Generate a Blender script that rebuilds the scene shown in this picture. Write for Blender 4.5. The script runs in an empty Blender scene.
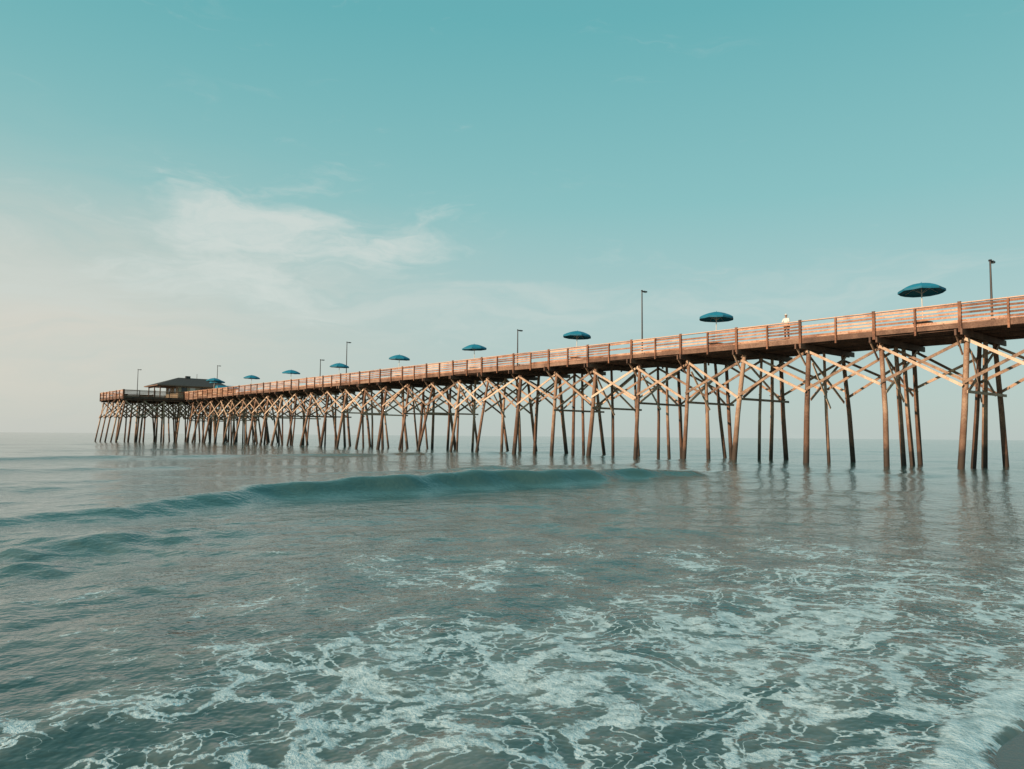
import bpy, bmesh, math, random
import numpy as np
from mathutils import Vector, Matrix, Quaternion
random.seed(7); rng=np.random.default_rng(11)
scene=bpy.context.scene
col=scene.collection

# ------------------------------------------------------------------ helpers
def link(o,parent=None):
    col.objects.link(o)
    if parent: o.parent=parent
    return o
def empty(name,loc=(0,0,0)):
    e=bpy.data.objects.new(name,None); e.location=loc; e.empty_display_size=.5; return link(e)
class G:
    """node graph helper"""
    def __init__(s,nt): s.nt=nt; nt.nodes.clear()
    def n(s,t,**kw):
        nd=s.nt.nodes.new(t)
        for k,v in kw.items(): setattr(nd,k,v)
        return nd
    def set(s,sock,v):
        if isinstance(v,bpy.types.NodeSocket): s.nt.links.new(v,sock)
        elif v is not None:
            if sock.type=='RGBA' and len(v)==3: v=(*v,1)
            sock.default_value=v
    def m(s,op,a,b=None,c=None,clamp=False):
        nd=s.n('ShaderNodeMath',operation=op,use_clamp=clamp)
        s.set(nd.inputs[0],a)
        if b is not None: s.set(nd.inputs[1],b)
        if c is not None: s.set(nd.inputs[2],c)
        return nd.outputs[0]
    def vm(s,op,a,b=None,scale=None):
        nd=s.n('ShaderNodeVectorMath',operation=op)
        s.set(nd.inputs[0],a)
        if b is not None: s.set(nd.inputs[1],b)
        if scale is not None: s.set(nd.inputs['Scale'],scale)
        return nd.outputs['Value'] if op in('DOT_PRODUCT','LENGTH') else nd.outputs[0]
    def ss(s,x,a,b,lo=0.,hi=1.):
        nd=s.n('ShaderNodeMapRange',interpolation_type='SMOOTHSTEP')
        for i,v in enumerate((x,a,b,lo,hi)): s.set(nd.inputs[i],v)
        return nd.outputs[0]
    def mix(s,f,a,b,bt='MIX'):
        nd=s.n('ShaderNodeMix',data_type='RGBA',blend_type=bt)
        s.set(nd.inputs[0],f); s.set(nd.inputs[6],a); s.set(nd.inputs[7],b)
        return nd.outputs[2]
    def noise(s,v,scale,detail=4,rough=.5,dist=0.,out=0,dim='3D'):
        nd=s.n('ShaderNodeTexNoise',noise_dimensions=dim); s.set(nd.inputs['Vector'],v)
        nd.inputs['Scale'].default_value=scale; nd.inputs['Detail'].default_value=detail
        nd.inputs['Roughness'].default_value=rough; nd.inputs['Distortion'].default_value=dist
        return nd.outputs[out]
    def ramp(s,f,stops,interp='LINEAR'):
        nd=s.n('ShaderNodeValToRGB'); s.set(nd.inputs[0],f); r=nd.color_ramp; r.interpolation=interp
        while len(r.elements)<len(stops): r.elements.new(.5)
        for e,(p,c) in zip(r.elements,stops): e.position=p; e.color=(*c,1)
        return nd.outputs[0]
def newmat(name):
    m=bpy.data.materials.new(name); m.use_nodes=True; g=G(m.node_tree)
    out=g.n('ShaderNodeOutputMaterial'); return m,g,out
def srgb(h):
    h=h.lstrip('#'); r=[int(h[i:i+2],16)/255 for i in (0,2,4)]
    return tuple(c/12.92 if c<=.04045 else ((c+.055)/1.055)**2.4 for c in r)

def wood_mat(name,stops,wet=False,rough=.75):
    m,g,out=newmat(name)
    tone=g.n('ShaderNodeAttribute',attribute_name='tone').outputs['Fac']
    geo=g.n('ShaderNodeNewGeometry'); pos=geo.outputs['Position']
    n1=g.noise(pos,1.3,3,.6); n2=g.noise(pos,14,2,.6)
    f=g.m('ADD',tone,g.m('MULTIPLY',g.m('SUBTRACT',n1,.5),1.2))
    f=g.m('ADD',f,g.m('MULTIPLY',g.m('SUBTRACT',n2,.5),.8),clamp=True)
    c=g.ramp(f,stops)
    if wet:
        z=g.n('ShaderNodeSeparateXYZ'); g.set(z.inputs[0],pos)
        zz=g.m('ADD',z.outputs[2],g.m('MULTIPLY',g.m('SUBTRACT',g.noise(pos,1.6,3,.65),.5),2.2))
        k=g.ss(zz,3.4,1.9)
        c=g.mix(g.m('MULTIPLY',k,.65),c,(.115,.058,.036))
        k2=g.ss(zz,1.5,.6)
        c=g.mix(g.m('MULTIPLY',k2,.85),c,(.026,.021,.016))
    b=g.n('ShaderNodeBsdfPrincipled'); g.set(b.inputs['Base Color'],c); b.inputs['Roughness'].default_value=rough
    bp=g.n('ShaderNodeBump'); bp.inputs['Strength'].default_value=.5; bp.inputs['Distance'].default_value=.02
    g.set(bp.inputs['Height'],n2); g.set(b.inputs['Normal'],bp.outputs[0])
    g.set(out.inputs[0],b.outputs[0]); return m
def plain_mat(name,c,rough=.6,var=.25,metal=0.,scale=6):
    m,g,out=newmat(name); pos=g.n('ShaderNodeNewGeometry').outputs['Position']
    n=g.noise(pos,scale,2,.6)
    cc=g.mix(n,tuple(x*(1-var) for x in c),tuple(min(1,x*(1+var)) for x in c))
    b=g.n('ShaderNodeBsdfPrincipled'); g.set(b.inputs['Base Color'],cc)
    b.inputs['Roughness'].default_value=rough; b.inputs['Metallic'].default_value=metal
    g.set(out.inputs[0],b.outputs[0]); return m

class MB:
    def __init__(s): s.v=[];s.f=[];s.t=[];s.mi=[]
    def box(s,c,ax,ay,az,t=.5,mi=0):
        b=len(s.v); c=Vector(c)
        for sx,sy,sz in((-1,-1,-1),(1,-1,-1),(1,1,-1),(-1,1,-1),(-1,-1,1),(1,-1,1),(1,1,1),(-1,1,1)):
            s.v.append(tuple(c+ax*sx+ay*sy+az*sz))
        for q in((0,3,2,1),(4,5,6,7),(0,1,5,4),(1,2,6,5),(2,3,7,6),(3,0,4,7)):
            s.f.append(tuple(b+i for i in q)); s.t.append(t); s.mi.append(mi)
    def beam(s,p,q,wd,ht,t=.5,up=Vector((0,0,1)),mi=0):
        p=Vector(p);q=Vector(q); a=(q-p); L=a.length
        if L<1e-5:return
        a/=L; side=a.cross(up)
        if side.length<1e-3: side=a.cross(Vector((1,0,0)))
        side.normalize(); u2=side.cross(a)
        s.box((p+q)/2,a*(L/2),side*(wd/2),u2*(ht/2),t,mi)
    def cyl(s,p,q,r1,r2,n=8,t=.5,mi=0,cap=True):
        p=Vector(p);q=Vector(q);a=(q-p).normalized()
        x=a.cross(Vector((0,1,0)) if abs(a.y)<.9 else Vector((1,0,0))).normalized(); y=a.cross(x)
        b=len(s.v)
        for c,r in((p,r1),(q,r2)):
            for i in range(n):
                an=2*math.pi*i/n; s.v.append(tuple(c+x*(r*math.cos(an))+y*(r*math.sin(an))))
        for i in range(n):
            j=(i+1)%n; s.f.append((b+i,b+j,b+n+j,b+n+i)); s.t.append(t); s.mi.append(mi)
        if cap:
            s.f.append(tuple(b+n+i for i in range(n))); s.t.append(t); s.mi.append(mi)
            s.f.append(tuple(b+n-1-i for i in range(n))); s.t.append(t); s.mi.append(mi)
    def poly(s,pts,t=.5,mi=0):
        b=len(s.v); s.v+= [tuple(p) for p in pts]; s.f.append(tuple(range(b,b+len(pts)))); s.t.append(t); s.mi.append(mi)
    def obj(s,name,mats,parent=None,smooth=False):
        me=bpy.data.meshes.new(name); me.from_pydata(s.v,[],s.f); 
        a=me.attributes.new('tone','FLOAT','FACE'); a.data.foreach_set('value',s.t)
        for m in mats: me.materials.append(m)
        me.polygons.foreach_set('material_index',s.mi)
        if smooth: me.polygons.foreach_set('use_smooth',[True]*len(me.polygons))
        me.update(); return link(bpy.data.objects.new(name,me),parent)

# ------------------------------------------------------------------ materials
M_rail=wood_mat('rail_wood',[(0,(.10,.045,.028)),(.35,(.27,.118,.066)),(.65,(.45,.22,.13)),(1,(.68,.45,.33))])
M_deck=wood_mat('deck_wood',[(0,(.055,.03,.022)),(.5,(.16,.085,.057)),(1,(.34,.21,.15))])
M_pile=wood_mat('pile_wood',[(0,(.11,.058,.038)),(.5,(.28,.16,.105)),(1,(.52,.36,.25))],wet=True,rough=.8)
M_brace=wood_mat('brace_wood',[(0,(.13,.075,.052)),(.5,(.40,.26,.175)),(1,(.70,.53,.40))])
M_metal=plain_mat('dark_metal',(.05,.045,.045),.45,.2,.4)
M_canvas=plain_mat('umbrella_canvas',(.008,.20,.31),.7,.15)
M_canvas2=plain_mat('umbrella_canvas_trim',(.006,.15,.24),.7,.15)
M_shingle=plain_mat('roof_shingles',(.055,.048,.048),.85,.35,scale=3)
M_wall=plain_mat('wall_siding',(.36,.28,.19),.7,.12)
M_trim=plain_mat('white_trim',(.7,.66,.6),.5,.06)
M_brown=plain_mat('brown_trim',(.2,.11,.07),.6,.15)
M_glass=plain_mat('window_glass',(.02,.03,.035),.1,.1)
M_skin=plain_mat('skin',(.45,.27,.19),.5,.06)
M_shirt=plain_mat('white_cloth',(.75,.73,.7),.85,.06)
M_pants=plain_mat('navy_cloth',(.03,.04,.07),.9,.1)
M_hair=plain_mat('hair',(.05,.03,.02),.6,.2)

# ------------------------------------------------------------------ pier frame
P0=Vector((26.1,38.3,0)); U=Vector((-.6618,.7497,0)); N=Vector((.7497,.6618,0)); Z=Vector((0,0,1))
def L(s,w,z): return P0+U*s+N*w+Z*z
def abox(mb,s0,s1,w0,w1,z0,z1,t=.5,mi=0):
    mb.box(L((s0+s1)/2,(w0+w1)/2,(z0+z1)/2),U*(abs(s1-s0)/2),N*(abs(w1-w0)/2),Z*(abs(z1-z0)/2),t,mi)
DZ=7.9; W=6.6; SMIN=-47.3; SEND=128.; H0,H1=128.,143.5; HW0,HW1=-10.,17.
BAY=4.55; S0=2.7
pier=empty('wooden_pier')
rnd=random.random
# deck planks
mb=MB()
s=SMIN
while s<SEND-.15:
    abox(mb,s,s+.14,-.02+random.uniform(-.02,.02),W+.02,DZ-.05,DZ,.2+.6*rnd()); s+=.15
while s<H1:
    abox(mb,s,s+.14,HW0,HW1,DZ-.05,DZ,.2+.6*rnd()); s+=.15
mb.obj('deck_planks',[M_deck],pier)
# stringers, caps, fascia
mb=MB()
kmin=math.ceil((SMIN-S0)/BAY); kmax=int((SEND-S0)/BAY)
bents=[S0+BAY*k for k in range(kmin,kmax+1)]
for i,sb in enumerate(bents):
    e=bents[i+1] if i+1<len(bents) else SEND
    for j in range(9):
        w=.16+j*(W-.32)/8
        abox(mb,sb,e-.01,w-.04,w+.04,DZ-.35,DZ-.053,.15+.4*rnd())
    for w in(-.045,W+.045):
        h=DZ-.26-.10*rnd()
        abox(mb,sb+.004,e-.004,w-.03,w+.03,h,DZ-.055,.35+.6*rnd())
        abox(mb,sb+.004,(sb+e)/2-.004,w-.032,w+.032,DZ-.05,DZ+.02,.4+.5*rnd())
        abox(mb,(sb+e)/2+.004,e-.004,w-.032,w+.032,DZ-.05,DZ+.02,.4+.5*rnd())
    for d in(-.17,.17):
        abox(mb,sb+d-.05,sb+d+.05,-.25-.35*rnd(),W+.4,DZ-.68,DZ-.353,.15+.5*rnd())
# head structure
for sb in(128.4,132.9,137.4,142.4):
    abox(mb,sb-.15,sb+.15,HW0-.2,HW1+.2,DZ-.68,DZ-.353,.3)
for j in range(28):
    w=HW0+.1+j*(HW1-HW0-.2)/27
    abox(mb,H0,H1,w-.04,w+.04,DZ-.35,DZ-.053,.15+.4*rnd())
for w in(HW0-.04,HW1+.04): abox(mb,H0-.05,H1+.05,w-.03,w+.03,DZ-.38,DZ+.02,.4)
for ss_ in(H0-.04,H1+.04): abox(mb,ss_-.03,ss_+.03,HW0,HW1,DZ-.38,DZ+.02,.2)
mb.obj('stringers_and_caps',[M_deck],pier)
# railing
mb=MB()
def rail_run(a,b,out,n,dk=0.):
    a=Vector(a);b=Vector(b);d=(b-a)/n; dl=d.length; dn=d.normalized()
    for i in range(n+1):
        p=a+d*i; big=(i%2==0)
        hh=1.17 if big else 1.06
        mb.box(p+out*.14+Z*(hh-.5)/2,dn*(.08 if big else .05),out*.06,Z*((hh+.5)/2),(.0 if big else .15)+.3*rnd()-dk)
        if i==n:break
        base=rnd()*.4-.1-dk
        for z0,z1 in((.08,.19),(.29,.40),(.49,.60),(.69,.80),(.89,1.02)):
            if rnd()<.03: continue
            t=.35+base+.6*(rnd()-.3)
            jz=random.uniform(-.018,.018)
            mb.box(p+d*.5+out*.045+Z*((z0+z1)/2+jz),dn*(dl/2-.006),out*.02,Z*((z1-z0)/2),t)
        mb.box(p+d*.5+Z*(1.085)+out*.04,dn*(dl/2-.004),out*.11,Z*.025,.8+.4*rnd()-dk)
nb=round((SEND-SMIN)/(BAY/2))
rail_run(L(S0+BAY*kmin,0,DZ),L(S0+BAY*kmin+BAY/2*(nb-2),0,DZ),-N,nb-2)
rail_run(L(S0+BAY*kmin,W,DZ),L(S0+BAY*kmin+BAY/2*(nb-2),W,DZ),N,nb-2)
rail_run(L(H0,HW0,DZ),L(H1,HW0,DZ),-N,7,.1)
rail_run(L(H0,HW1,DZ),L(H1,HW1,DZ),N,7)
rail_run(L(H1,HW0,DZ),L(H1,HW1,DZ),U,12)
rail_run(L(H0,HW0,DZ),L(H0,-.2,DZ),-U,4,.3)
rail_run(L(H0,W+.2,DZ),L(H0,HW1,DZ),-U,4,.3)
mb.obj('railing',[M_rail],pier)
# benches with backs along the far rail
mb=MB()
for k in range(-2,18):
    s=9.5+7.3*k
    abox(mb,s,s+2,W-.75,W-.35,DZ+.42,DZ+.47,.6)
    for a in(.1,1.8): abox(mb,s+a,s+a+.1,W-.72,W-.38,DZ,DZ+.42,.4)
    abox(mb,s,s+2,W-.33,W-.29,DZ+.55,DZ+.9,.6)
mb.obj('benches',[M_rail],pier)
# piles + bracing
mp=MB(); mbr=MB()
ZT=DZ-.68
def at(p,q,z):
    f=(p.z-z)/(p.z-q.z); return p.lerp(q,f)
def pile(s,w0,w1,ds=0.,r=.17):
    top=L(s,w0,ZT+.25); bot=L(s+ds,w1,-1.8); t=.05+.8*rnd()
    r*=random.uniform(.70,1.05)
    mid=at(top,bot,3.2)+Vector((random.uniform(-.08,.08),random.uniform(-.08,.08),0))
    mp.cyl(mid,top,r*.95,r*.82,10,t,cap=False); mp.cyl(bot,mid,r*1.12,r*.95,10,t,cap=False)
    return top,bot
prev=None
for i,sb in enumerate(bents):
    f=min(1,max(0,(sb-12)/35)); j=lambda a:random.uniform(-a,a)
    bt=.5+1.2*f
    row=[pile(sb+j(.06),.85,.85-bt+j(.35),j(.55),.18),
         pile(sb+j(.06),2.9+j(.2),2.7+j(.6),j(.7),.15),
         pile(sb+j(.06),W-.85,W-.85+bt*.85+j(.3),j(.5),.17)]
    if i%2 or rnd()<.3: row.insert(2,pile(sb+j(.06),4.2+j(.2),4.6+j(.6),j(.7),.15))
    zt,zb=ZT-.05,4.1+j(.25)
    A,B=row[0],row[-1]
    e=U*.2
    mbr.beam(at(*A,zt)+e,at(*B,zb)+e,.05,.17,.1+.9*rnd())
    mbr.beam(at(*B,zt)-e,at(*A,zb)-e,.05,.17,.1+.9*rnd())
    if rnd()<.6: mbr.beam(at(*A,zt-.8)-e*1.3,at(*row[1],zb-.5)-e*1.3,.05,.15,.1+.9*rnd())
    if rnd()<.7:
        q=-.05+j(.1); mbr.beam(at(*A,zb+q)-e*1.3-N*.35,at(*B,zb+q)-e*1.3+N*.35,.05,.16,.1+.7*rnd())
    mbr.beam(at(*A,zt-.9)+e*.9,L(sb+.2,-.2,ZT+.05),.06,.13,.1+.5*rnd())
    if prev:
        pr=prev
        for k,o in ((0,-N*.22),(-1,N*.22)):
            a,b=pr[k],row[k]
            z1,z2=ZT-.05-.3*rnd(),4.55+j(.4)
            mbr.beam(at(*a,z1)+o,at(*b,z2)+o,.05,.16,.15+.9*rnd())
            z1,z2=ZT-.05-.3*rnd(),4.55+j(.4)
            mbr.beam(at(*a,z2)+o*1.35,at(*b,z1)+o*1.35,.05,.16,.15+.9*rnd())
        if i%2==0: mbr.beam(at(*pr[1],ZT-.1)+N*.2,at(*row[1],4.8)+N*.2,.05,.16,.1+.7*rnd())
        else: mbr.beam(at(*pr[1],4.6)+N*.2,at(*row[1],ZT-.2)+N*.2,.05,.16,.1+.7*rnd())
    prev=row
    for P in row:
        p=at(*P,zb+.3); mbr.cyl(p-N*.26,p-N*.18,.03,.03,6,0.)
# head piles
hp={}
ws=[-9.6,-6.6,-3.4,-.4,2.6,5.8,9.,12.5,16.4]
ss4=(128.4,132.0,135.6,139.2,142.8)
for a,sb in enumerate(ss4):
    for b,w in enumerate(ws):
        w1=w+(-1.4 if b==0 else 1.6 if b==len(ws)-1 else random.uniform(-.9,.9))
        hp[a,b]=pile(sb,w,w1,random.uniform(-.8,.8)+(.2 if a==4 else -.4 if a==0 else 0),.17)
for a in range(5):
    for b in range(len(ws)-1):
        mbr.beam(at(*hp[a,b],ZT-.1)-U*.22,at(*hp[a,b+1],4.3)-U*.22,.06,.2,.1+.6*rnd())
        mbr.beam(at(*hp[a,b],4.3)+U*.22,at(*hp[a,b+1],ZT-.1)+U*.22,.06,.2,.1+.6*rnd())
for b in(0,4,8):
    for a in range(4):
        mbr.beam(at(*hp[a,b],ZT-.1)-N*.22,at(*hp[a+1,b],4.3)-N*.22,.06,.2,.3+.6*rnd())
        mbr.beam(at(*hp[a,b],4.3)-N*.3,at(*hp[a+1,b],ZT-.1)-N*.3,.06,.2,.3+.6*rnd())
mp.obj('piles',[M_pile],pier,smooth=True)
mbr.obj('cross_bracing',[M_brace],pier)

# ------------------------------------------------------------------ umbrellas
def umbrella(loc,seed):
    r=random.Random(seed); m=MB(); R=1.3; H=.84+r.uniform(-.05,.05)
    m.cyl((0,0,0),(0,0,.12),.3,.27,14,.4,2); m.cyl((0,0,.12),(0,0,2.32+H),.03,.03,8,.4,1)
    m.cyl((0,0,.72),(0,0,.76),.55,.55,20,.5,2)
    prof=[(0,2.36),(.25,2.32),(.5,2.23),(.75,2.10),(.92,1.99),(1.0,1.92)]
    rot=r.random()
    def P(k,rr,z):
        an=2*math.pi*k/16+rot; q=rr*R*(1 if k%2==0 else .945)
        return (q*math.cos(an),q*math.sin(an),H+z-(0 if k%2==0 else .025*rr))
    for k in range(16):
        for (a,za),(b,zb) in zip(prof[:-1],prof[1:]):
            if a==0: m.poly([P(k,b,zb),P(k+1,b,zb),(0,0,za+H)],.5,0)
            else: m.poly([P(k,a,za),P(k,b,zb),P(k+1,b,zb),P(k+1,a,za)],.5,0)
        p,q=P(k,1,1.92),P(k+1,1,1.92)
        m.poly([p,(p[0]*1.005,p[1]*1.005,p[2]-.13),(q[0]*1.005,q[1]*1.005,q[2]-.13),q],.5,3)
    for k in range(0,16,2):
        m.beam((0,0,2.3+H),P(k,.98,1.9),.015,.015,.5,mi=1)
        m.beam((0,0,1.7+H),P(k,.55,2.17),.012,.012,.5,mi=1)
    m.cyl((0,0,2.34+H),(0,0,2.45+H),.03,.012,8,.4,0)
    o=m.obj('beach_umbrella',[M_canvas,M_trim,M_metal,M_canvas2]); o.location=loc
    o.rotation_euler=(math.radians(r.uniform(-3,3)),math.radians(r.uniform(-3,3)),0); return o
for k in range(-2,9):
    umbrella(L(5.9+14.5*k,3.6,DZ),k+30)
umbrella(L(118.5,1.6,DZ),77)

# ------------------------------------------------------------------ lamps
def lamp(s,w,top):
    m=MB(); h=top-DZ
    m.cyl((0,0,0),(0,0,.25),.14,.11,10); m.cyl((0,0,.25),(0,0,h),.075,.05,10)
    d=Vector((.75,.66,0))
    m.beam((0,0,h-.06),Vector((0,0,h-.02))+d*.35,.05,.05)
    m.box(Vector((0,0,h+.0))+d*.4,d*.2,d.cross(Z)*.11,Z*.05)
    m.box(Vector((0,0,h-.065))+d*.42,d*.14,d.cross(Z)*.08,Z*.012,.5,1)
    m.box(Vector((0,0,h+.03)),Vector((.07,0,0)),Vector((0,.07,0)),Z*.05)
    o=m.obj('lamp_post',[M_metal,M_trim]); o.location=L(s,w,DZ)
for s,w,t in((3.0,6.35,12.4),(29.6,6.35,14.3),(45.8,6.35,12.5),(81.3,6.35,14.4),(89,6.35,12.5),(130.,6.35,14.3),(-24,6.35,14.3),(142.8,-4,13.7)):
    lamp(s,w,t)

# ------------------------------------------------------------------ pier house
hs=empty('pier_house')
s0,s1,w0,w1=131.,138.,-3.4,8.6; we=2.3; wp=-.2
m=MB(); th=.08
def wallS(sc,wa,wb,openings):
    cur=wa
    for a,b,za,zb in openings:
        abox(m,sc-th,sc+th,cur,a,DZ,DZ+we,.5)
        if za>0: abox(m,sc-th,sc+th,a,b,DZ,DZ+za,.5)
        abox(m,sc-th,sc+th,a,b,DZ+zb,DZ+we,.5); cur=b
    abox(m,sc-th,sc+th,cur,wb,DZ,DZ+we,.5)
def wallW(wc,sa,sb,openings):
    cur=sa
    for a,b,za,zb in openings:
        abox(m,cur,a,wc-th,wc+th,DZ,DZ+we,.5)
        if za>0: abox(m,a,b,wc-th,wc+th,DZ,DZ+za,.5)
        abox(m,a,b,wc-th,wc+th,DZ+zb,DZ+we,.5); cur=b
    abox(m,cur,sb,wc-th,wc+th,DZ,DZ+we,.5)
opS=[(.3,1.3,1,2.1),(1.8,2.8,0,2.1),(3.6,5.0,1,2.1),(5.9,7.3,1,2.1)]
opW=[(132.2,133.4,1,2.1),(135.4,136.8,1,2.1)]
wallS(s0,wp,w1,opS); wallS(s1,wp,w1,opS)
wallW(wp,s0+th,s1-th,opW); wallW(w1-th,s0+th,s1-th,opW)
m.obj('walls',[M_wall],hs)
m=MB()
for sc in(s0,s1):
    for a,b,za,zb in opS:
        if za>0: abox(m,sc-.02,sc+.02,a+.05,b-.05,DZ+za+.05,DZ+zb-.05)
for wc in(wp,w1-th):
    for a,b,za,zb in opW: abox(m,a+.05,b-.05,wc-.02,wc+.02,DZ+za+.05,DZ+zb-.05)
m.obj('windows',[M_glass],hs)
m=MB(); abox(m,s0-.04,s0+.04,1.83,2.77,DZ+.02,DZ+2.08); abox(m,s1-.04,s1+.04,1.83,2.77,DZ+.02,DZ+2.08)
m.obj('door',[M_trim],hs)
m=MB()
for sc in(s0+.1,(s0+s1)/2,s1-.1): abox(m,sc-.08,sc+.08,w0+.02,w0+.18,DZ,DZ+we,.5)
abox(m,s0,s1,w0,w0+.2,DZ+we-.25,DZ+we,.5)
m.obj('porch_posts',[M_brown],hs)
m=MB(); ov=.6; ze=DZ+we-.05; zr=DZ+4.1
a=L(s0-ov,w0-ov,ze);b=L(s1+ov,w0-ov,ze);c=L(s1+ov,w1+ov,ze);d=L(s0-ov,w1+ov,ze)
r1=L((s0+s1)/2,w0+4.2,zr);r2=L((s0+s1)/2,w1-1.4,zr)
up=Z*.16
A,B,C,D=[p+up for p in(a,b,c,d)]
for q in([A,r1,B],[B,r1,r2,C],[C,r2,D],[D,r2,r1,A]): m.poly(list(reversed(q)))
m.poly([a,b,c,d])
for p,q in((a,b),(b,c),(c,d),(d,a)): m.poly([p,q,q+up,p+up],mi=1)
m.obj('roof',[M_shingle,M_brown],hs)
m=MB(); m.box(L(134.5,2.5,zr+.1),U*.3,N*.4,Z*.25); m.cyl(L(134,4,zr-.4),L(134,4,zr+.8),.04,.04)
m.obj('roof_vents',[M_metal],hs)
hh=empty('concession_hut')
m=MB(); abox(m,128.6,130.2,6.4,9.4,DZ,DZ+2.1); m.obj('walls',[M_wall],hh)
m=MB()
y0,y1=6.,9.8
m.poly([L(128.3,y0,DZ+2.1),L(128.3,y1,DZ+2.1),L(129.4,y1,DZ+2.7),L(129.4,y0,DZ+2.7)])
m.poly([L(130.35,y0,DZ+2.1),L(129.4,y0,DZ+2.7),L(129.4,y1,DZ+2.7),L(130.35,y1,DZ+2.1)])
m.poly([L(128.3,y0,DZ+2.1),L(130.35,y0,DZ+2.1),L(129.4,y0,DZ+2.7)]); m.poly([L(128.3,y1,DZ+2.1),L(130.35,y1,DZ+2.1),L(129.4,y1,DZ+2.7)])
m.obj('roof',[M_canvas],hh)
m=MB(); abox(m,128.54,128.595,7,8.6,DZ+1,DZ+1.9); m.obj('window',[M_glass],hh)

# ------------------------------------------------------------------ person at the rail
def skin_obj(name,verts,edges,radii,mat,parent,root=0,sub=1):
    me=bpy.data.meshes.new(name); me.from_pydata(verts,edges,[]); me.materials.append(mat)
    o=link(bpy.data.objects.new(name,me),parent)
    md=o.modifiers.new('skin','SKIN'); md.use_smooth_shade=True
    for i,r in enumerate(radii):
        sv=me.skin_vertices[0].data[i]; sv.radius=(r,r) if not isinstance(r,tuple) else r
        sv.use_root=(i==root)
    o.modifiers.new('sub','SUBSURF').levels=sub; o.modifiers['sub'].render_levels=sub
    return o
def person(loc,face):
    e=empty('person',loc); e.rotation_euler=(0,0,face)   # faces local -Y
    skin_obj('trousers',[(0,0,.98),(-.1,0,.9),(-.11,-.02,.5),(-.11,.0,.1),(.1,0,.9),(.12,-.03,.5),(.13,.0,.1)],
        [(0,1),(1,2),(2,3),(0,4),(4,5),(5,6)],[(.15,.11),.095,.07,.055,.095,.07,.055],M_pants,e)
    skin_obj('shirt',[(0,0,.96),(0,-.02,1.15),(0,-.05,1.38),(0,-.05,1.46),(-.17,-.05,1.42),(-.24,-.13,1.18),(.17,-.05,1.42),(.24,-.13,1.18)],
        [(0,1),(1,2),(2,3),(2,4),(4,5),(2,6),(6,7)],[(.16,.11),(.15,.11),(.16,.11),.07,.075,.055,.075,.055],M_shirt,e)
    v=[];ed=[];r=[]
    for sx in(-1,1):
        b=len(v)
        v+=[(sx*.24,-.13,1.19),(sx*.19,-.30,1.12),(sx*.17,-.38,1.12)]; r+=[.042,.03,.026]; ed+=[(b,b+1),(b+1,b+2)]
        for q,(dx,ln) in enumerate(((-.03,.075),(-.01,.085),(.01,.08),(.03,.065))):
            c=len(v); v+=[(sx*.17+dx,-.41,1.13),(sx*.17+dx*1.2,-.41-ln*.6,1.12),(sx*.17+dx*1.2,-.41-ln,1.09)]; r+=[.011,.009,.008]
            ed+=[(b+2,c),(c,c+1),(c+1,c+2)]
        c=len(v); v+=[(sx*.125,-.37,1.12),(sx*.11,-.42,1.11)]; r+=[.012,.009]; ed+=[(b+1,c),(c,c+1)]
    skin_obj('arms_and_hands',v,ed,r,M_skin,e)
    bm=bmesh.new(); bmesh.ops.create_uvsphere(bm,u_segments=20,v_segments=14,radius=1)
    for q in bm.verts:
        x,y,z=q.co; 
        q.co=Vector((x*.075*(1-.18*max(0,-z)),y*.095,z*.115))
        if y<-.8 and abs(x)<.22 and -.25<z<.1: q.co.y-=.02
        if z<-.6 and y<0: q.co.y-=.012
    bmesh.ops.create_cone(bm,cap_ends=True,segments=12,radius1=.055,radius2=.05,depth=.14,matrix=Matrix.Translation((0,.015,-.13)))
    for sx in(-1,1): bmesh.ops.create_uvsphere(bm,u_segments=8,v_segments=6,radius=.022,matrix=Matrix.Translation((sx*.076,.01,-.01)))
    me=bpy.data.meshes.new('head'); bm.to_mesh(me); bm.free(); me.materials.append(M_skin)
    me.polygons.foreach_set('use_smooth',[True]*len(me.polygons))
    h=link(bpy.data.objects.new('head',me),e); h.location=(0,-.07,1.64)
    bm=bmesh.new(); bmesh.ops.create_uvsphere(bm,u_segments=20,v_segments=12,radius=1)
    for q in bm.verts:
        q.co=Vector((q.co.x*.087,q.co.y*.106+.004,max(q.co.z,.1)*.11+.012))
    bmesh.ops.create_cone(bm,cap_ends=True,segments=20,radius1=.075,radius2=.07,depth=.012,matrix=Matrix.Translation((0,-.11,.03)))
    me=bpy.data.meshes.new('cap'); bm.to_mesh(me); bm.free(); me.materials.append(M_shirt)
    h2=link(bpy.data.objects.new('cap',me),e); h2.location=(0,-.07,1.645)
    m=MB()
    for sx in(-1,1): m.box((sx*.115,-.05,.04),Vector((.045,0,0)),Vector((0,.13,0)),Vector((0,0,.038)))
    m.obj('shoes',[M_hair],e)
    m=MB()
    for sx in(-1,1): m.box((sx*.028,-.165,1.655),Vector((.013,0,0)),Vector((0,.004,0)),Vector((0,0,.007)))
    m.box((0,-.165,1.585),Vector((.022,0,0)),Vector((0,.004,0)),Vector((0,0,.004)))
    m.obj('eyes_and_mouth',[M_hair],e)
person(L(13.0,.42,DZ),math.atan2(-N.y,-N.x)+math.pi/2)

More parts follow.
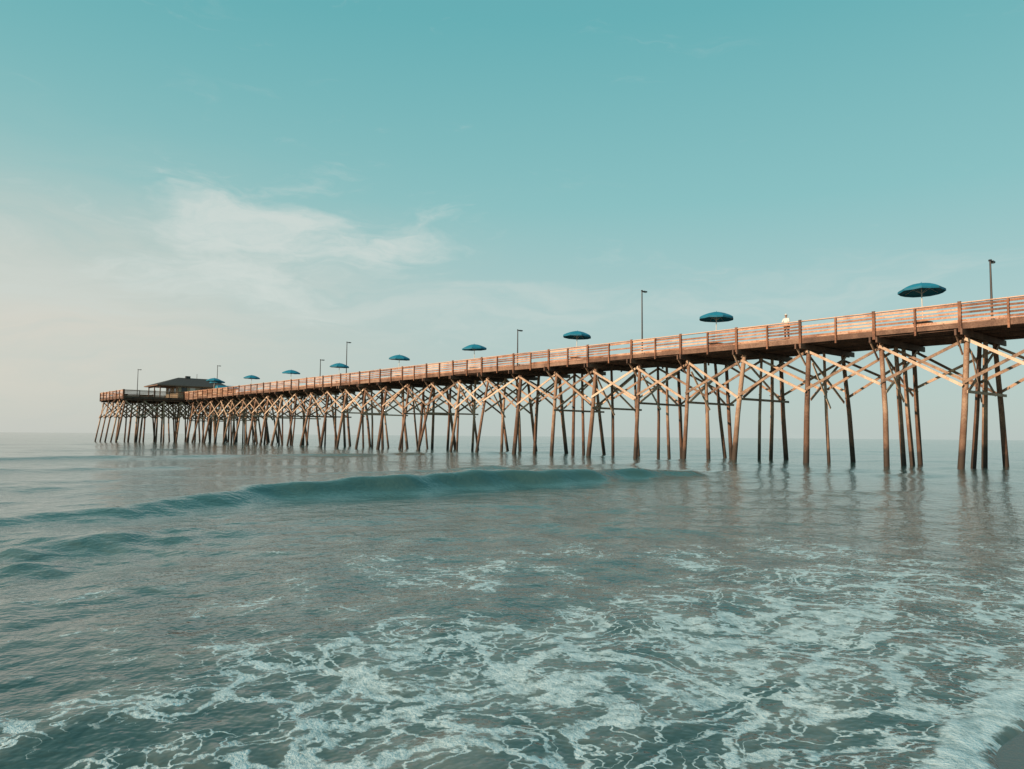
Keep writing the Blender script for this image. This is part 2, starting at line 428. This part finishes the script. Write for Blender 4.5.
# ------------------------------------------------------------------ sea
sn=np.array([-.673,.739]); tn=np.array([.739,.673])
ang=np.radians(np.concatenate([np.linspace(-180,-50,30)[:-1],np.linspace(-50,50,620),np.linspace(50,180,30)[1:]]))
rad=np.concatenate([np.geomspace(1.0,260,760),np.geomspace(270,9000,40)])
na,nr=len(ang),len(rad)
RR,AA=np.meshgrid(rad,ang,indexing='ij')
X=RR*np.sin(AA);Y=RR*np.cos(AA)
V=X*sn[0]+Y*sn[1]; T=X*tn[0]+Y*tn[1]
def sm(x,a,b):
    t=np.clip((x-a)/(b-a),0,1); return t*t*(3-2*t)
Hh=np.zeros_like(X)
depth=sm(V,1.2,12)
sea_ang=math.atan2(-sn[1],-sn[0])
for i in range(110):
    lam=math.exp(rng.uniform(math.log(.26),math.log(7)))
    spread=1.2 if lam<2 else .4
    th=sea_ang+rng.normal(0,spread); k=2*math.pi/lam
    amp=.0029*lam**.72
    ph=rng.uniform(0,6.28)
    fade=1-sm(RR*.0074*3.5,lam*.5,lam)
    warp=.35*np.sin(T*.21+ph)+.25*np.sin(T*.53+V*.3+ph*2)
    Hh+=amp*np.sin(k*(X*math.cos(th)+Y*math.sin(th))+ph+warp*min(2,lam))*fade
pt=.72+.35*np.sin(T*.23+V*.31+1)*np.sin(V*.41-T*.12)+.2*np.sin(T*.6-V*.5)
pt*=1-.35*sm(RR,12,22)
Hh*=(.42+.58*depth)*pt
for lam,amp,ph in((13.,.02,.4),(21.,.03,2.1),(34.,.045,4.)):
    w=.8*np.sin(T*.045+ph)+.5*np.sin(T*.11+ph*3)
    s_=np.sin(2*math.pi*V/lam+w+ph); Hh+=amp*sm(V,12,34)*(s_+.35*s_*s_)*(1-sm(RR,400,1500))
# the breaking wave
tc=np.array([-30,-8,2.1,6.9,10.4,16.8,26,34,60]); vc=np.array([10,12.5,15.5,18.2,19.0,18.6,18.2,19,24])
ta=np.array([-30,-8,2.1,5.5,8.0,11,17,23,26,29,34,60]); va=np.array([0,.03,.10,.15,.25,.40,.48,.40,.24,.08,.03,0])
VC=sum(np.interp(T+o,tc,vc) for o in(-3,-2,-1,0,1,2,3))/7
AM=sum(np.interp(T+o,ta,va) for o in(-1.5,-.7,0,.7,1.5))/5
VC=VC+.22*np.sin(T*.9)+.1*np.sin(T*2.3+1)
dv=V-VC
prof=np.where(dv<0,np.exp(-(dv/.62)**2),np.exp(-(dv/2.1)**2))
AM=AM*(1+.06*np.sin(T*1.7)+.04*np.sin(T*4.1))
Hh=Hh*(1-.4*prof*(AM>.1))+AM*prof-.07*AM/.5*np.exp(-((dv+1.6)/.9)**2)
for v0,t0,tw,a_ in((13.2,9,6,.045),(27,24,12,.12),(36,2,16,.08),(30,48,14,.10),(9.2,6,5,.02),(52,20,40,.12),(24.5,3,5,.05),(15,24,8,.03)):
    c=v0+.4*np.sin(T*.5+v0)+.15*np.sin(T*1.3); d=V-c
    Hh+=a_*np.exp(-((T-t0)/tw)**2)*np.where(d<0,np.exp(-(d/.8)**2),np.exp(-(d/2)**2))
# run-up edge
EDG=1.30
edge=EDG+.04*np.sin(T*1.1+.5)+.04*np.sin(T*2.9)+.025*np.sin(T*7.3)
Hh+=.018*np.exp(-((V-edge-.1)/.12)**2)
Hh=np.where(V<edge-.02,Hh-.25*sm(-(V-edge+.02),0,.3)-.3*sm(-V,0,8),Hh)
# foam coverage
cov=(1-sm(V,2.6,6.0))*.34+(1-sm(V,4.5,9))*.24+(1-sm(V,8,15))*.08
cov*=(1-.85*sm(T,6.5,14))
cov+=.24*(1-sm(RR,4.5,8))*sm(V,2,4)
edgef=np.exp(-((V-edge-.09)/.14)**2)
crest=np.exp(-((dv-.1)/.3)**2)*sm(T,21,25)*(1-sm(T,29,33))*.8+np.exp(-((dv-.05)/.13)**2)*sm(AM,.3,.45)*.3
co=np.stack([X,Y,Hh],-1).reshape(-1,3)
idx=np.arange(nr*na).reshape(nr,na)
q=np.stack([idx[:-1,:-1],idx[1:,:-1],idx[1:,1:],idx[:-1,1:]],-1).reshape(-1,4)[:,::-1]
me=bpy.data.meshes.new('sea'); me.vertices.add(len(co)); me.vertices.foreach_set('co',co.ravel().astype(np.float32))
me.loops.add(q.size); me.loops.foreach_set('vertex_index',q.ravel().astype(np.int32))
me.polygons.add(len(q)); me.polygons.foreach_set('loop_start',np.arange(0,q.size,4,dtype=np.int32))
me.polygons.foreach_set('use_smooth',np.ones(len(q),dtype=bool))
for nm,ar in(('cov',cov),('crest',crest),('shore',V),('edgef',edgef)):
    at_=me.attributes.new(nm,'FLOAT','POINT'); at_.data.foreach_set('value',ar.ravel().astype(np.float32))
me.update(calc_edges=True); me.validate()
sea=link(bpy.data.objects.new('sea',me))
m,g,out=newmat('sea_water')
pos=g.n('ShaderNodeNewGeometry').outputs['Position']
A=lambda n:g.n('ShaderNodeAttribute',attribute_name=n).outputs['Fac']
cov,cr,sh,ef=A('cov'),A('crest'),A('shore'),A('edgef')
mp_=g.n('ShaderNodeMapping'); g.set(mp_.inputs[0],pos); mp_.inputs['Rotation'].default_value=(0,0,-math.atan2(.673,.739))
mp_.inputs['Scale'].default_value=(1,1,0)
P=mp_.outputs[0]
wv=g.n('ShaderNodeTexNoise',noise_dimensions='2D'); g.set(wv.inputs['Vector'],P); wv.inputs['Scale'].default_value=.8; wv.inputs['Detail'].default_value=5
wv.inputs['Roughness'].default_value=.58
off=g.vm('SCALE',g.vm('SUBTRACT',wv.outputs['Color'],(.5,.5,.5)),scale=1.9)
PW=g.vm('ADD',g.vm('MULTIPLY',P,(.75,1.05,0)),off)
def edge_(sc):
    v=g.n('ShaderNodeTexVoronoi',feature='DISTANCE_TO_EDGE',voronoi_dimensions='2D'); g.set(v.inputs['Vector'],PW); v.inputs['Scale'].default_value=sc
    return v.outputs['Distance']
d1=edge_(1.5); d2=edge_(3.6)
patch=g.noise(P,.45,3,.55,dim='2D'); patch2=g.noise(P,1.5,4,.62,dim='2D'); fine=g.noise(P,30,3,.7,dim='2D'); fine2=g.noise(P,8,4,.68,dim='2D')
k=g.m('ADD',cov,g.m('MULTIPLY',g.m('SUBTRACT',patch,.5),1.6))
k=g.m('ADD',k,g.m('MULTIPLY',g.m('SUBTRACT',patch2,.5),1.6))
k=g.m('MULTIPLY',g.m('SUBTRACT',k,.10),1.1,clamp=True)
k=g.m('MULTIPLY',k,g.ss(cov,.0,.15))
def dens(d,w):
    return g.m('SUBTRACT',1.,g.m('DIVIDE',d,g.m('MULTIPLY',g.m('ADD',k,.05),w)))
DN=g.m('MAXIMUM',dens(d1,.185),g.m('SUBTRACT',dens(d2,.22),.28))
brk=g.m('ADD',g.m('MULTIPLY',g.m('SUBTRACT',fine2,.5),1.15),g.m('MULTIPLY',g.m('SUBTRACT',fine,.5),.9))
F=g.ss(g.m('ADD',g.m('MAXIMUM',DN,-1.),brk),.12,.62)
F=g.m('MULTIPLY',F,g.ss(k,.02,.3,0.,.95))
E=g.ss(g.m('ADD',ef,g.m('MULTIPLY',g.m('SUBTRACT',fine2,.5),.9)),.4,.75)
CR=g.ss(g.m('ADD',cr,g.m('MULTIPLY',g.m('SUBTRACT',patch2,.5),.9)),.35,.75)
F=g.m('MAXIMUM',g.m('MAXIMUM',F,E),g.m('MULTIPLY',CR,.8),clamp=True)
teal=g.mix(patch,(.035,.09,.088),(.07,.13,.122))
shal=g.mix(g.ss(patch2,.35,.65),(.045,.08,.076),(.15,.155,.135))
body=g.mix(g.ss(sh,4,18),shal,teal)
body=g.mix(g.m('MULTIPLY',k,.25),body,(.2,.25,.24))
b=g.n('ShaderNodeBsdfPrincipled'); g.set(b.inputs['Base Color'],body); b.inputs['Roughness'].default_value=.08; b.inputs['IOR'].default_value=1.333
h=g.m('ADD',g.m('MULTIPLY',patch2,.4),g.m('MULTIPLY',g.noise(P,4.5,3,.6,dim='2D'),.18))
bp=g.n('ShaderNodeBump'); bp.inputs['Strength'].default_value=.55; bp.inputs['Distance'].default_value=.16; g.set(bp.inputs['Height'],h)
g.set(b.inputs['Normal'],bp.outputs[0])
fo=g.n('ShaderNodeBsdfPrincipled'); g.set(fo.inputs['Base Color'],g.mix(g.ss(fine2,.3,.65),(.36,.46,.48),(.66,.76,.79))); fo.inputs['Roughness'].default_value=.7
bp2=g.n('ShaderNodeBump'); bp2.inputs['Strength'].default_value=.5; bp2.inputs['Distance'].default_value=.03; g.set(bp2.inputs['Height'],g.m('ADD',fine2,g.m('MULTIPLY',fine,.5)))
g.set(fo.inputs['Normal'],bp2.outputs[0])
mx=g.n('ShaderNodeMixShader'); g.set(mx.inputs[0],F); g.set(mx.inputs[1],b.outputs[0]); g.set(mx.inputs[2],fo.outputs[0])
g.set(out.inputs[0],mx.outputs[0]); me.materials.append(m)

# ------------------------------------------------------------------ sand
vs=[-4000,-200,-60,-40,-20,-8,-3,-1,0,.6,1.0,1.2,1.4,1.6,2,3,5,10,30,80]
def sz(v):
    return float(np.interp(v,[-4000,-60,-40,-8,0,EDG,5,30,80],[4.,4.,2.6,.55,.08,.004,-.25,-1.6,-4]))
tsx=np.concatenate([[-4000,-400,-60],np.linspace(-20,20,81),[60,400,4000]])
verts=[];faces=[]
for v in vs:
    for t in tsx:
        verts.append((v*sn[0]+t*tn[0],v*sn[1]+t*tn[1],sz(v)+(.004*math.sin(t*1.3+v) if abs(t)<21 and -5<v<1 else 0)))
nt_=len(tsx)
for i in range(len(vs)-1):
    for j in range(nt_-1): faces.append((i*nt_+j,i*nt_+j+1,(i+1)*nt_+j+1,(i+1)*nt_+j))
me=bpy.data.meshes.new('sand_beach'); me.from_pydata(verts,[],faces); me.polygons.foreach_set('use_smooth',[True]*len(faces))
link(bpy.data.objects.new('sand_beach',me))
m,g,out=newmat('sand'); pos=g.n('ShaderNodeNewGeometry').outputs['Position']
z=g.n('ShaderNodeSeparateXYZ'); g.set(z.inputs[0],pos)
wet=g.ss(z.outputs[2],.6,.15)
c=g.mix(g.noise(pos,60,4,.7),(.28,.23,.17),(.42,.35,.27)); c=g.mix(wet,c,(.08,.085,.08))
b=g.n('ShaderNodeBsdfPrincipled'); g.set(b.inputs['Base Color'],c); g.set(b.inputs['Roughness'],g.m('SUBTRACT',.85,g.m('MULTIPLY',wet,.68)))
bp=g.n('ShaderNodeBump'); bp.inputs['Strength'].default_value=.3; bp.inputs['Distance'].default_value=.01; g.set(bp.inputs['Height'],g.noise(pos,30,5,.6)); g.set(b.inputs['Normal'],bp.outputs[0])
g.set(out.inputs[0],b.outputs[0]); me.materials.append(m)

# ------------------------------------------------------------------ sun + sky
el=math.radians(18); az=math.radians(232)
sd=Vector((math.sin(az)*math.cos(el),math.cos(az)*math.cos(el),math.sin(el)))
sl=bpy.data.lights.new('sun','SUN'); sl.energy=5.0; sl.angle=math.radians(.6); sl.color=(1,.73,.50)
so=link(bpy.data.objects.new('sun',sl)); so.rotation_euler=(-sd).to_track_quat('-Z','Y').to_euler(); so.location=(-50,-50,60)
w=bpy.data.worlds.new('World'); scene.world=w; w.use_nodes=True; g=G(w.node_tree)
out=g.n('ShaderNodeOutputWorld'); bg=g.n('ShaderNodeBackground'); bg.inputs['Strength'].default_value=.1
D=g.n('ShaderNodeTexCoord').outputs['Generated']
sx=g.n('ShaderNodeSeparateXYZ'); g.set(sx.inputs[0],D)
dx,dy,dz=sx.outputs
elv=g.m('ARCSINE',dz); azm=g.m('ARCTAN2',dx,dy)
sky=g.n('ShaderNodeTexSky',sky_type='NISHITA'); sky.sun_disc=False; sky.sun_elevation=el; sky.sun_rotation=az; sky.air_density=1.; sky.dust_density=1.5
t=g.m('DIVIDE',g.m('MAXIMUM',elv,0.),1.0)
grad=g.ramp(t,[(0,srgb('#bfcac6')),(.06,srgb('#bacbc8')),(.16,srgb('#aecccb')),(.30,srgb('#8dc4c5')),(.52,srgb('#6ab4b9')),(1,srgb('#4795a3'))])
gx=g.m('SUBTRACT',azm,-.72); gy=g.m('SUBTRACT',elv,.13)
gl=g.m('EXPONENT',g.m('MULTIPLY',g.m('ADD',g.m('MULTIPLY',g.m('MULTIPLY',gx,gx),4.),g.m('MULTIPLY',g.m('MULTIPLY',gy,gy),50.)),-1.))
cv=g.n('ShaderNodeCombineXYZ'); g.set(cv.inputs[0],azm); g.set(cv.inputs[1],g.m('MULTIPLY',elv,2.6)); 
wn=g.n('ShaderNodeTexNoise'); g.set(wn.inputs['Vector'],cv.outputs[0]); wn.inputs['Scale'].default_value=5; wn.inputs['Detail'].default_value=4
wo=g.vm('SCALE',g.vm('SUBTRACT',wn.outputs['Color'],(.5,.5,.5)),scale=.30)
CP=g.vm('ADD',cv.outputs[0],wo)
cn=g.noise(g.vm('MULTIPLY',CP,(1,1.4,1)),6.5,8,.62,.4); cn2=g.noise(g.vm('MULTIPLY',CP,(1,2.6,1)),3.6,7,.6,.4)
gl=g.m('MULTIPLY',gl,g.ss(cn2,.2,.7,.62,1.))
grad=g.mix(g.m('MULTIPLY',gl,.8),grad,srgb('#ebdccd'))
cs=g.n('ShaderNodeSeparateXYZ'); g.set(cs.inputs[0],CP); cx,cy=cs.outputs[0],cs.outputs[1]
def blob(ax,ey,rx,ry,rot=0):
    a=g.m('SUBTRACT',cx,ax); b=g.m('SUBTRACT',cy,ey*2.6)
    ca,sa=math.cos(rot),math.sin(rot)
    p=g.m('ADD',g.m('MULTIPLY',a,ca),g.m('MULTIPLY',b,sa)); q=g.m('SUBTRACT',g.m('MULTIPLY',b,ca),g.m('MULTIPLY',a,sa))
    p=g.m('DIVIDE',p,rx); q=g.m('DIVIDE',q,ry*2.6)
    r=g.m('ADD',g.m('MULTIPLY',p,p),g.m('MULTIPLY',q,q)); return g.m('EXPONENT',g.m('MULTIPLY',r,-1.))
b1=blob(-.31,.262,.20,.055,-.12); b2=blob(-.35,.205,.17,.05,-.3); b3=blob(.0,.17,.5,.05); b4=blob(-.6,.18,.3,.06); b5=blob(.35,.19,.3,.04)
m1=g.m('MAXIMUM',b1,g.m('MULTIPLY',b2,.95))
c1=g.ss(g.m('ADD',g.m('MULTIPLY',m1,1.0),g.m('MULTIPLY',g.m('SUBTRACT',cn,.5),2.1)),.22,1.1)
m2=g.m('MAXIMUM',g.m('MAXIMUM',b3,b4),g.m('MULTIPLY',b5,.85))
c2=g.ss(g.m('ADD',g.m('MULTIPLY',m2,.7),g.m('MULTIPLY',g.m('SUBTRACT',cn2,.5),2.)),.2,1.)
grad=g.mix(g.m('MULTIPLY',c2,.6),grad,srgb('#ced9d4'))
grad=g.mix(g.m('MULTIPLY',c1,.9),grad,srgb('#d8e0da'))
big=g.vm('SCALE',grad,scale=10.)
tint=g.mix(1.,sky.outputs[0],(.75,1.05,.95),'MULTIPLY')
fin=g.mix(.1,big,tint)
g.set(bg.inputs['Color'],fin); g.set(out.inputs[0],bg.outputs[0])

# ------------------------------------------------------------------ camera
cd=bpy.data.cameras.new('camera'); cd.sensor_width=36; cd.lens=750/1024*36; cd.clip_start=.05; cd.clip_end=20000
cam=link(bpy.data.objects.new('camera',cd))
cam.matrix_world=Matrix.Translation((0,0,1.6))@Matrix.Rotation(math.radians(90+3.93),4,'X')@Matrix.Rotation(math.radians(.45),4,'Z')
scene.camera=cam
scene.view_settings.view_transform='Standard'; scene.view_settings.look='None'; scene.view_settings.exposure=0
